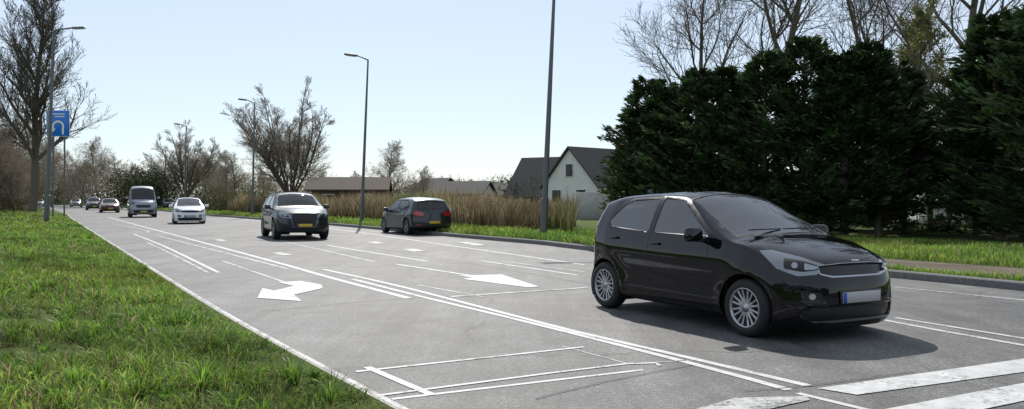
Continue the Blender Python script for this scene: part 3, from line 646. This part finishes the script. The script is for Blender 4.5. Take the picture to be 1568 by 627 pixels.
# reeds
n=42000; x,y,d=scatter(RIGHT,19.5,75,n,3.4,10.5,1,pw=1.0)
k=(x/y<.078)&(~((y<33)&(x>2.2))); x,y,d=x[k],y[k],d[k]; n=len(x); f=hashn(x,y,.9,6); f2=hashn(x,y,.35,16)
hh=np.clip(rng.uniform(.7,1.65,n)*(1+.35*f),.35,2.0); th=rng.uniform(0,6.28,n); ln=hh*rng.uniform(.05,.5,n)
base=np.array([[.20,.145,.08],[.27,.205,.12],[.10,.075,.045],[.12,.13,.05],[.36,.30,.20]]); c=base[rng.choice(5,n,p=[.27,.25,.20,.14,.14])]*rng.uniform(.55,1.3,(n,1))*(1+.35*f[:,None])
g_=f2>.55; c[g_]=c[g_]*np.array([.65,.95,.55])
blades('reeds',np.stack([x,y,np.full(n,.1)],1),hh,rng.uniform(.012,.045,n),np.stack([np.cos(th)*ln,np.sin(th)*ln],1),rng.uniform(0,3.14,n),np.clip(c,.01,.5),FR)
def leafmesh(name,P,D,l,w,col):
    N=len(P); D=D/np.linalg.norm(D,axis=1)[:,None]; r=rng.normal(size=(N,3)); S=np.cross(D,r); S/=np.linalg.norm(S,axis=1)[:,None]+1e-9
    V=np.stack([P,P+D*(l*.5)[:,None]+S*(w/2)[:,None],P+D*l[:,None],P+D*(l*.5)[:,None]-S*(w/2)[:,None]],1).reshape(-1,3)
    b=np.arange(N)[:,None]*4+np.array([[0,1,2,3]]); return nmesh(name,V,b,np.repeat(col,4,0))
def tubes(name,S,n=4):
    S=np.array(S); p0,p1,r0,r1=S[:,0:3],S[:,3:6],S[:,6],S[:,7]; D=p1-p0; D/=np.linalg.norm(D,axis=1)[:,None]+1e-9
    ref=np.where(np.abs(D[:,2:3])>.9,np.array([[1.,0,0]]),np.array([[0,0,1.]])); A=np.cross(D,ref); A/=np.linalg.norm(A,axis=1)[:,None]; B=np.cross(D,A)
    V=[]
    for p,r in((p0,r0),(p1,r1)):
        for k in range(n):
            t=2*math.pi*k/n; V.append(p+A*(r*math.cos(t))[:,None]+B*(r*math.sin(t))[:,None])
    V=np.stack(V,1).reshape(-1,3); b=np.arange(len(S))[:,None]*2*n
    Fq=np.concatenate([b+np.array([[k,(k+1)%n,n+(k+1)%n,n+k]]) for k in range(n)],0); me=nmesh(name,V,Fq); return me
def bare(seed,Hh,spread=.6,up=.12,levels=4,kids=(3,2,2,2),r0=.25,t0=.25,tw=.008,lens=(.45,.55,.55,.5),multi=0,wob=.16,msp=.8):
    R=random.Random(seed); S=[[] for _ in range(2)]
    def rec(p,d,L,r,lev):
        ns=(8,5,4,3,2)[min(lev,4)]; rend=max(r*.25,tw)
        for i in range(ns):
            d=(d+Vector((R.gauss(0,1),R.gauss(0,1),R.gauss(0,1)))*(.06 if lev==0 else wob)+Vector((0,0,up))).normalized()
            q=p+d*L/ns; ra=r+(rend-r)*i/ns; rb=r+(rend-r)*(i+1)/ns
            S[0 if lev<2 else 1].append((*p,*q,ra,rb)); p=q
            f=(i+1)/ns
            if lev<levels and (lev>0 or f>=t0):
                for _ in range(kids[lev]):
                    ang=R.uniform(.45,.95)*(spread+.4) if lev else R.uniform(.6,1.1)*(spread+.35)
                    ax=d.cross(Vector((R.gauss(0,1),R.gauss(0,1),R.gauss(0,1)))).normalized()
                    nd=(Matrix.Rotation(ang,3,ax)@d)
                    if lev==0: LL=Hh*lens[0]*(1.05-.75*f)*R.uniform(.75,1.1)
                    else: LL=L*lens[lev]*R.uniform(.7,1.15)*(1.1-.4*f)
                    rec(p,nd,LL,max(rb*R.uniform(.45,.7),tw),lev+1)
    if multi:
        for k in range(multi):
            a=6.28*k*.382*2.618/multi*1.0+6.28*R.random(); s_=msp*math.sqrt((k+.5)/multi); rec(Vector((0,0,Hh*.10)),Vector((math.cos(a)*s_,math.sin(a)*s_,1)).normalized(),Hh*R.uniform(.86,.96)*(1-.30*s_/msp),r0*.24,0)
        S[0].append((0,0,-.2,0,0,Hh*.13,r0,r0*.85))
    else: rec(Vector((0,0,-.1)),Vector((0,0,1)),Hh,r0,0)
    return S
def put_tree(name,meshes,loc,rz=0,s=1,mats=None):
    e=empty(name,loc,rz,s)
    for (nm,me),mt in zip(meshes,mats):
        o=bpy.data.objects.new(nm,me); COL.objects.link(o); o.parent=e
        if not me.materials: me.materials.append(mt)
    return e
def mk_bare(seed,**k):
    S=bare(seed,**k); return [('trunk_and_limbs',tubes('limbs',S[0],7)),('twigs',tubes('twigs',S[1],3))]
T1=mk_bare(1,Hh=14,spread=.45,up=.16,levels=4,kids=(4,2,2,2),r0=.30,t0=.25,tw=.010,lens=(.50,.5,.55,.5))
T2=mk_bare(2,Hh=11,spread=.40,up=.03,levels=3,kids=(2,2,2,2),r0=.42,t0=.2,tw=.0075,lens=(.26,.6,.55,.5),multi=15,wob=.09,msp=.95)
T3=mk_bare(3,Hh=8,spread=.8,up=.07,levels=4,kids=(3,2,2,1),r0=.17,t0=.25,tw=.008,lens=(.55,.6,.6,.6))
T5=mk_bare(8,Hh=8,spread=.9,up=.06,levels=4,kids=(3,2,2,1),r0=.17,t0=.15,tw=.008,lens=(.62,.6,.6,.6))
T4=mk_bare(4,Hh=15,spread=.6,up=.12,levels=4,kids=(2,2,2,1),r0=.26,t0=.3,tw=.009,lens=(.6,.6,.6,.6))
def at(u,Yd,z=.1): return ((u-CX)*Yd/F,Yd,z)
bm_=(BK,BK); b2=(BK,BK2)
put_tree('bare_tree',T1,at(50,60,.6),.4,1.06,bm_)
put_tree('bare_tree',T2,at(445,75),.4,1.08,b2); put_tree('bare_tree',T2,at(285,110),2.0,1.04,b2)
put_tree('bare_tree',T3,at(598,100),1.0,.92,b2); put_tree('bare_tree',T5,at(652,100),2.2,.58,b2)
put_tree('bare_tree',T5,at(152,140),3,1.3,b2); put_tree('bare_tree',T3,at(358,120),4,.9,b2); put_tree('bare_tree',T5,at(868,150),5,1.1,b2)
put_tree('bare_tree',T4,at(1192,40),.3,1.08,bm_); put_tree('bare_tree',T4,at(1085,46),2.3,.9,bm_); put_tree('bare_tree',T4,at(1490,37),1.3,1.1,bm_); put_tree('bare_tree',T4,at(1330,52),4.1,1.1,bm_)
for i,(u,yy,s) in enumerate([(-25,75,1.1),(15,95,1.3),(8,70,.8),(110,150,1.1),(205,160,.9),(540,150,.7),(720,170,.6),(80,130,1.2),(240,170,1.0),(400,160,.8),(-10,66,.8),(30,80,1.0),(330,150,.9),(180,150,1.0),(70,110,1.0),(125,125,.8),(2,62,.6),(22,64,.65),(345,140,1.0),(310,170,1.2),(490,190,.9),(660,210,.8)]): put_tree('bare_tree',(T3,T5)[i%2],at(u,yy),i*1.3,s,b2)
# conifers
def conifer(seed,Hh,R0,nb=230,nl=52,zlow=.05):
    r=np.random.default_rng(seed); P=[];D=[];C=[];S=[]
    S.append((0,0,-.1,0.03,.02,Hh*.5,.16,.10)); S.append((.03,.02,Hh*.5,0,0,Hh*.97,.10,.02))
    lob=r.uniform(0,6.28,4)
    for i in range(nb):
        t=zlow+(1-zlow)*r.uniform()**1.05; az=r.uniform(0,6.28)
        prof=(1-t)**.7*min(1,.6+t*1.6); L=R0*prof*r.uniform(.55,1.35)*(1+.25*math.sin(3*az+lob[0]+t*9))+.22
        z0=t*Hh; up=r.uniform(.15,.9); dr=np.array([math.cos(az),math.sin(az),up]); dr/=np.linalg.norm(dr)*.85
        base=np.array([0,0,z0-.25]); end=base+dr*L; S.append((*base,*end,.02,.006))
        s=r.uniform(.25,1.0,nl)**.6; wd=.26*(1.15-s)*min(1,L)+.05
        sd=np.array([-math.sin(az),math.cos(az),0]); p=base+dr*(L*s)[:,None]+sd*(r.normal(size=nl)*wd)[:,None]; p[:,2]+=r.normal(size=nl)*.06-.10*s**2
        sg=np.sign(r.normal(size=nl))[:,None]
        d=dr*.9+sd*sg*r.uniform(.1,.9,(nl,1))+r.normal(size=(nl,3))*.22
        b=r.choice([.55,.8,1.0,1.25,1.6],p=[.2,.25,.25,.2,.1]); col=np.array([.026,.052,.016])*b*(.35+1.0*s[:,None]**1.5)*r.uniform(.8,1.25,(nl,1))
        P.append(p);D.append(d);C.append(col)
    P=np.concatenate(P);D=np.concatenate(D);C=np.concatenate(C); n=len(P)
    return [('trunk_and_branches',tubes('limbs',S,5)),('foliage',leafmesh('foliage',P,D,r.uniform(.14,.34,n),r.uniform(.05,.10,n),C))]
CON=[conifer(11,6.6,1.8),conifer(12,6.6,1.6),conifer(13,6.6,2.0),conifer(14,6.6,1.7,nb=210,zlow=.24)]
cm_=(BK,FC)
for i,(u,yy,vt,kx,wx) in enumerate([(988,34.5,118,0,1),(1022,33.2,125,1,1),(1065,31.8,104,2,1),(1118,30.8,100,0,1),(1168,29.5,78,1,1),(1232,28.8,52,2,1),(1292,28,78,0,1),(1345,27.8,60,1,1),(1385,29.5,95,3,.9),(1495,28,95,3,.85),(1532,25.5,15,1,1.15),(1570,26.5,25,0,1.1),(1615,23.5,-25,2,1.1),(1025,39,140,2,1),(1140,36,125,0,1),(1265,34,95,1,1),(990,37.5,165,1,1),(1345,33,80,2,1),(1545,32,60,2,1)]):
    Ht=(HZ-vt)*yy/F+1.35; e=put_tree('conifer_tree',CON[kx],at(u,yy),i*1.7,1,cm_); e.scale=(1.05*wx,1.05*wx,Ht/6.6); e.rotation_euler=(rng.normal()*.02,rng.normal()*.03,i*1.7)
def leafy(seed,Hh,n,col):
    S=bare(seed,Hh,.55,.12,3,(3,2,2,2),.12,.25,.012,(.42,.5,.5,.5)); T=np.array(S[1]); k=rng.integers(0,len(T),n); t=rng.uniform(0,1,(n,1)); P=T[k,0:3]*(1-t)+T[k,3:6]*t+rng.normal(size=(n,3))*.06
    return [('trunk_and_limbs',tubes('l',S[0],6)),('twigs',tubes('t',S[1],3)),('leaves',leafmesh('leaves',P,rng.normal(size=(n,3)),rng.uniform(.05,.13,n),rng.uniform(.03,.07,n),np.array([col])*rng.uniform(.6,1.4,(n,1))))]
LT=leafy(5,8,9000,(.24,.25,.08))
put_tree('young_leafy_tree',LT,at(1425,34),0,1.05,(BK,BK,FS)); put_tree('young_leafy_tree',LT,at(1452,30),2,.6,(BK,BK,FS)); put_tree('young_leafy_tree',LT,at(1408,42),4,1.2,(BK,BK,FS))
def shrubs(name,items,lf,cols,nper=500,mat=FS,wr=1.0,upb=.5):
    P=[];C=[];
    for (x,y,rx,hz) in items:
        n=nper; v=rng.normal(size=(n,3)); v/=np.linalg.norm(v,axis=1)[:,None]; rad=rng.uniform(.35,1.05,(n,1))**.6; q=v*rad*np.array([rx,rx,hz*.55])+np.array([x,y,hz*.45]); q[:,2]=np.maximum(q[:,2],.1)
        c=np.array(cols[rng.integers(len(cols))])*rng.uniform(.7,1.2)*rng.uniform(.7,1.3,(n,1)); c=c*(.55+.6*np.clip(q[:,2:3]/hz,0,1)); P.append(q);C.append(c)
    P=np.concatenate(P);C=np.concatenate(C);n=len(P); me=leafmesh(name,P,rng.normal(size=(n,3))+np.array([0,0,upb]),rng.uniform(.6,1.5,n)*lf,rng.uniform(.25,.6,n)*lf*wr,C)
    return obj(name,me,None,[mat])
def along(u0,u1,Y0,Y1,n,rx,h0,h1):
    o=[]
    for i in range(n):
        u=u0+(u1-u0)*(i+.5*rng.uniform(-1,1))/n; yy=rng.uniform(Y0,Y1); x,y,_=at(u,yy); o.append((x,y,rx*rng.uniform(.7,1.3),rng.uniform(h0,h1)))
    return o
gr=[(.08,.10,.045),(.10,.115,.05),(.12,.115,.07)]; br=[(.13,.095,.06),(.11,.085,.06),(.12,.11,.06)]; dk=[(.022,.035,.016),(.03,.045,.02)]
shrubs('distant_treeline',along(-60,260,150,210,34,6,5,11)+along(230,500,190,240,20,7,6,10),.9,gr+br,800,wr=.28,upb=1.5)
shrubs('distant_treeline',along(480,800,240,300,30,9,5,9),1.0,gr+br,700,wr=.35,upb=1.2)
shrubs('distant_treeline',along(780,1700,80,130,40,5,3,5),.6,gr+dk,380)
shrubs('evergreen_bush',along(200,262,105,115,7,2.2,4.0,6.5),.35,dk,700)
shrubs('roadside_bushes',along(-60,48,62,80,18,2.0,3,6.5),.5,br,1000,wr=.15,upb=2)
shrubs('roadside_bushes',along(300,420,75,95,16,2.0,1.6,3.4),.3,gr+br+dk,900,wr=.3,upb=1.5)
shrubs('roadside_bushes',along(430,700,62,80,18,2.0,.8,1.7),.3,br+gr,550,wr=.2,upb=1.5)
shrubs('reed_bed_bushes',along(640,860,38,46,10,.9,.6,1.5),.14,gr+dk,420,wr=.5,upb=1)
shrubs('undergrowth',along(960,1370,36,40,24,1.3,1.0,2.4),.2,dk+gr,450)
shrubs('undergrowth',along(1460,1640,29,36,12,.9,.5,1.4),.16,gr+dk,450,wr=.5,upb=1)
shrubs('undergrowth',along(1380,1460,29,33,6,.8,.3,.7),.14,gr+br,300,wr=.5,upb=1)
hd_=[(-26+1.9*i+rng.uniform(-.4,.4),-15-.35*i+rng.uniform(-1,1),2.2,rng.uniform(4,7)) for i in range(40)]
shrubs('added_reflection_hedge',hd_,.55,dk,420)  # unseen row added behind the camera to darken the car's reflections
# ---- houses
W1=pave('white_render',(.60,.59,.57),(.75,.74,.72),3); TL=pave('dark_roof_tiles',g3(.03),g3(.055),6); BR=pave('brown_brick',(.08,.05,.04),(.13,.08,.06),8); GP=pmat('window_pane',(.02,.025,.03),.08); FRM=pmat('window_frame',(.6,.6,.58),.4); DW=pave('dark_wood_cladding',g3(.03),g3(.06),8)
def house(name,loc,rz,w,d,ev,rg,wall,roof,wins=(),chim=True,ov=.3):
    e=empty(name,loc,rz)
    V=[(-w/2,-d/2,0),(w/2,-d/2,0),(w/2,-d/2,ev),(0,-d/2,rg),(-w/2,-d/2,ev)]; V+= [(x,d/2,z) for x,_,z in V]
    mk('walls',V,[(0,1,2,3,4),(9,8,7,6,5),(0,5,6,1),(1,6,7,2),(4,9,5,0)],wall,e,False)
    sl=(rg-ev)/(w/2)
    for s in(-1,1):
        xa,za=s*(w/2+ov),ev-sl*ov+.05; V=[(xa,-d/2-ov,za),(0,-d/2-ov,rg+.05),(0,d/2+ov,rg+.05),(xa,d/2+ov,za)]; V+=[(x,y,z+.16) for x,y,z in V]
        mk('roof',V,[(0,1,2,3),(4,5,6,7),(0,1,5,4),(1,2,6,5),(2,3,7,6),(3,0,4,7)],roof,e,False)
    for (face,a,z,ww,hh) in wins:
        if face=='g': l=(a,-d/2-.02,z); r=0
        else: l=((w/2+.02)*(1 if face=='r' else -1),a,z); r=math.pi/2
        rbox('window_frame',(ww+.16,.08,hh+.16),l,FRM,e,.01,1,(0,0,r)); l2=(l[0]+(.03*(1 if face=='r' else -1) if face!='g' else 0),l[1]-(.03 if face=='g' else 0),l[2])
        rbox('window_pane',(ww,.06,hh),l2,GP,e,.0,1,(0,0,r))
    if chim: rbox('chimney',(.9,.8,2.0),(w*.06,d*.32,rg+.3),BR,e,.02,1)
    return e
x,y,_=at(918,84); house('white_house',(x,y,.1),math.radians(-48),7.5,9,2.6,6.4,W1,TL,[('g',0,4.2,.9,1.2),('g',-1.8,1.6,1.2,1.2),('g',1.6,1.6,1.2,1.2),('r',-1,1.6,1.3,1.2)])
x,y,_=at(846,92); house('dark_roofed_house',(x,y,.1),math.radians(60),8.5,7.5,1.6,5.9,W1,TL,[('g',0,3.2,.9,.9),('g',-1.6,1.5,1,1),('l',0,1.0,1,.8)],False)
x,y,_=at(535,92); house('brown_barn',(x,y,.1),math.radians(95),5,8.8,2.3,3.6,BR,pave('brown_roof',(.05,.033,.025),(.08,.055,.04),8),[('l',-2,1.3,1.2,.9),('l',2,1.3,1.2,.9),('r',-2,1.6,1.2,.9),('r',0,1.6,1.2,.9),('r',2,1.6,1.2,.9)],False)
x,y,_=at(713,90); house('low_house',(x,y,.1),math.radians(72),4.5,5.4,1.8,3.1,W1,TL,[('g',0,1.5,1,.8),('l',0,1.2,1,.8)],False)
x,y,_=at(772,100); house('low_house',(x,y,.1),math.radians(60),4.5,4,1.7,3.1,W1,TL,[('g',0,1.5,1,.8)],False)
x,y,_=at(668,120); house('dark_roofed_house',(x,y,.1),math.radians(40),6,7,1.8,4.2,DW,TL,[('g',0,1.8,1,.8)],False)
x,y,_=at(1432,44); house('white_cottage',(x,y,.1),math.radians(80),5,3.2,2.1,3.7,W1,TL,[('r',-.8,1.3,.8,1),('r',.8,1.3,.8,1),('l',.8,1.3,.8,1),('l',-.8,1.3,.8,1)],False)
x,y,_=at(911,50); wl=rbox('garden_wall',(2.6,.2,1.75),(x+.1,50,.95),pave('wall_render',g3(.36),g3(.5),3),None,.02,1)
# ---- lamps
PM=pmat('galvanised_steel',(.13,.14,.14),.5,.6)
def tubepath(pts,rs,n=12):
    S=[(*pts[i],*pts[i+1],rs[i],rs[i+1]) for i in range(len(pts)-1)]; return tubes('t',S,n)
def lamp(loc,Hh,dirx,arm=1.5,lean=.03,r=.085):
    e=empty('street_lamp',loc); e.rotation_euler=(0,lean,0)
    o=obj('pole',tubepath([(0,0,-.1),(0,0,1.3),(0,0,1.32),(0,0,Hh*.55),(0,0,Hh)],[r*1.25,r*1.25,r,r*.8,r*.5]),e,[PM]); smooth(o.data)
    d=dirx; o=obj('arm',tubepath([(0,0,Hh-.02),(d*.25,0,Hh+.08),(d*arm,0,Hh+.2)],[r*.5,r*.42,r*.38],8),e,[PM]); smooth(o.data)
    rbox('lamp_head',(.75,.24,.10),(d*(arm+.3),0,Hh+.22),PM,e,.03,2,(0,-d*.08,0),(.85,.7))
    rbox('lamp_glass',(.5,.18,.03),(d*(arm+.32),0,Hh+.158),pmat('lamp_diffuser',(.5,.5,.48),.3),e,.01,1,(0,-d*.08,0))
    V,Fc=lathe([(.0,0.02),(.16,.02),(.16,.0)],16,'z'); mk('base_plate',V,Fc,PM,e,False)
lamp((1.08,27.8,.12),8.8,-1,lean=.045,r=.10); lamp((-7.9,42.2,.12),8.6,-1,.6,lean=.04); lamp((-19.7,61,.12),8.6,-1,.6,lean=.02,r=.09); lamp((-33.4,82,.12),8.7,-1,.6,lean=.02,r=.1)
lamp((-24.9,43,.3),10.1,1,1.0,lean=.04,r=.11); lamp((-51,118,.1),8.4,-1,1.5,0.02,.1)
# ---- sign
e=empty('traffic_sign',(-28.2,50,.4)); BL=pmat('sign_blue',(.01,.17,.62),.35); WH=pmat('sign_white',(.75,.75,.75),.4)
for xx in(-.35,.35): o=obj('post',tubepath([(xx,0,-.1),(xx,.06,6.6)],[.05,.05],10),e,[PM]); smooth(o.data)
rbox('panel',(1.4,.05,1.6),(0,-.03,5.7),BL,e,.02,1); rbox('panel_border',(1.44,.04,1.64),(0,-.022,5.7),WH,e,.02,1)
for z,w in((6.28,1.0),(6.12,.6)): rbox('text_bar',(w,.01,.07),(-.1 if w>.8 else .1,-.058,z),WH,e,0)
V=[];nn=18
for i in range(nn+1):
    a=math.radians(-30+230*i/nn)
    for rr in(.26,.38): V.append((rr*math.cos(a),-.060,5.5+rr*math.sin(a)))
mk('arrow_arc',V,[(2*i,2*i+1,2*i+3,2*i+2) for i in range(nn)],WH,e,False)
mk('arrow_head',[(-.52,-.061,5.42),(-.14,-.061,5.36),(-.38,-.061,5.12)],[(0,1,2)],WH,e,False); rbox('arrow_stem',(.12,.008,.35),(.3,-.059,5.2),WH,e,0)
# ---- light
w=bpy.data.worlds.new('World'); sc.world=w; w.use_nodes=True; nt=w.node_tree
sk=nt.nodes.new('ShaderNodeTexSky'); sk.sky_type='NISHITA'; sk.sun_disc=False; sk.sun_elevation=math.radians(42); sk.sun_rotation=math.radians(-7.4)
sk.air_density=1.0; sk.dust_density=.25; sk.ozone_density=2.5
bg=nt.nodes['Background']
nt.links.new(mixc(nt,.62,mixc(nt,1.0,sk.outputs[0],(.97,1.0,1.05),'MULTIPLY'),(6.1,6.65,7.15)),bg.inputs[0]); bg.inputs[1].default_value=.13
L=bpy.data.lights.new('sun','SUN'); L.energy=4.8; L.angle=math.radians(.5); L.color=(1,.95,.88)
so=bpy.data.objects.new('sun',L); COL.objects.link(so)
el=math.radians(42); d=Vector((.13*math.cos(el),-math.cos(el),-math.sin(el))); so.rotation_euler=d.to_track_quat('-Z','Y').to_euler()
cam=bpy.data.cameras.new('camera'); co=bpy.data.objects.new('camera',cam); COL.objects.link(co); sc.camera=co
co.location=(0,0,1.4); co.rotation_euler=(math.pi/2,0,0); cam.lens=36*1231/1568; cam.shift_y=-8.5/1568; cam.clip_end=6000
sc.view_settings.view_transform='Standard'; sc.view_settings.look='None'; sc.view_settings.exposure=0
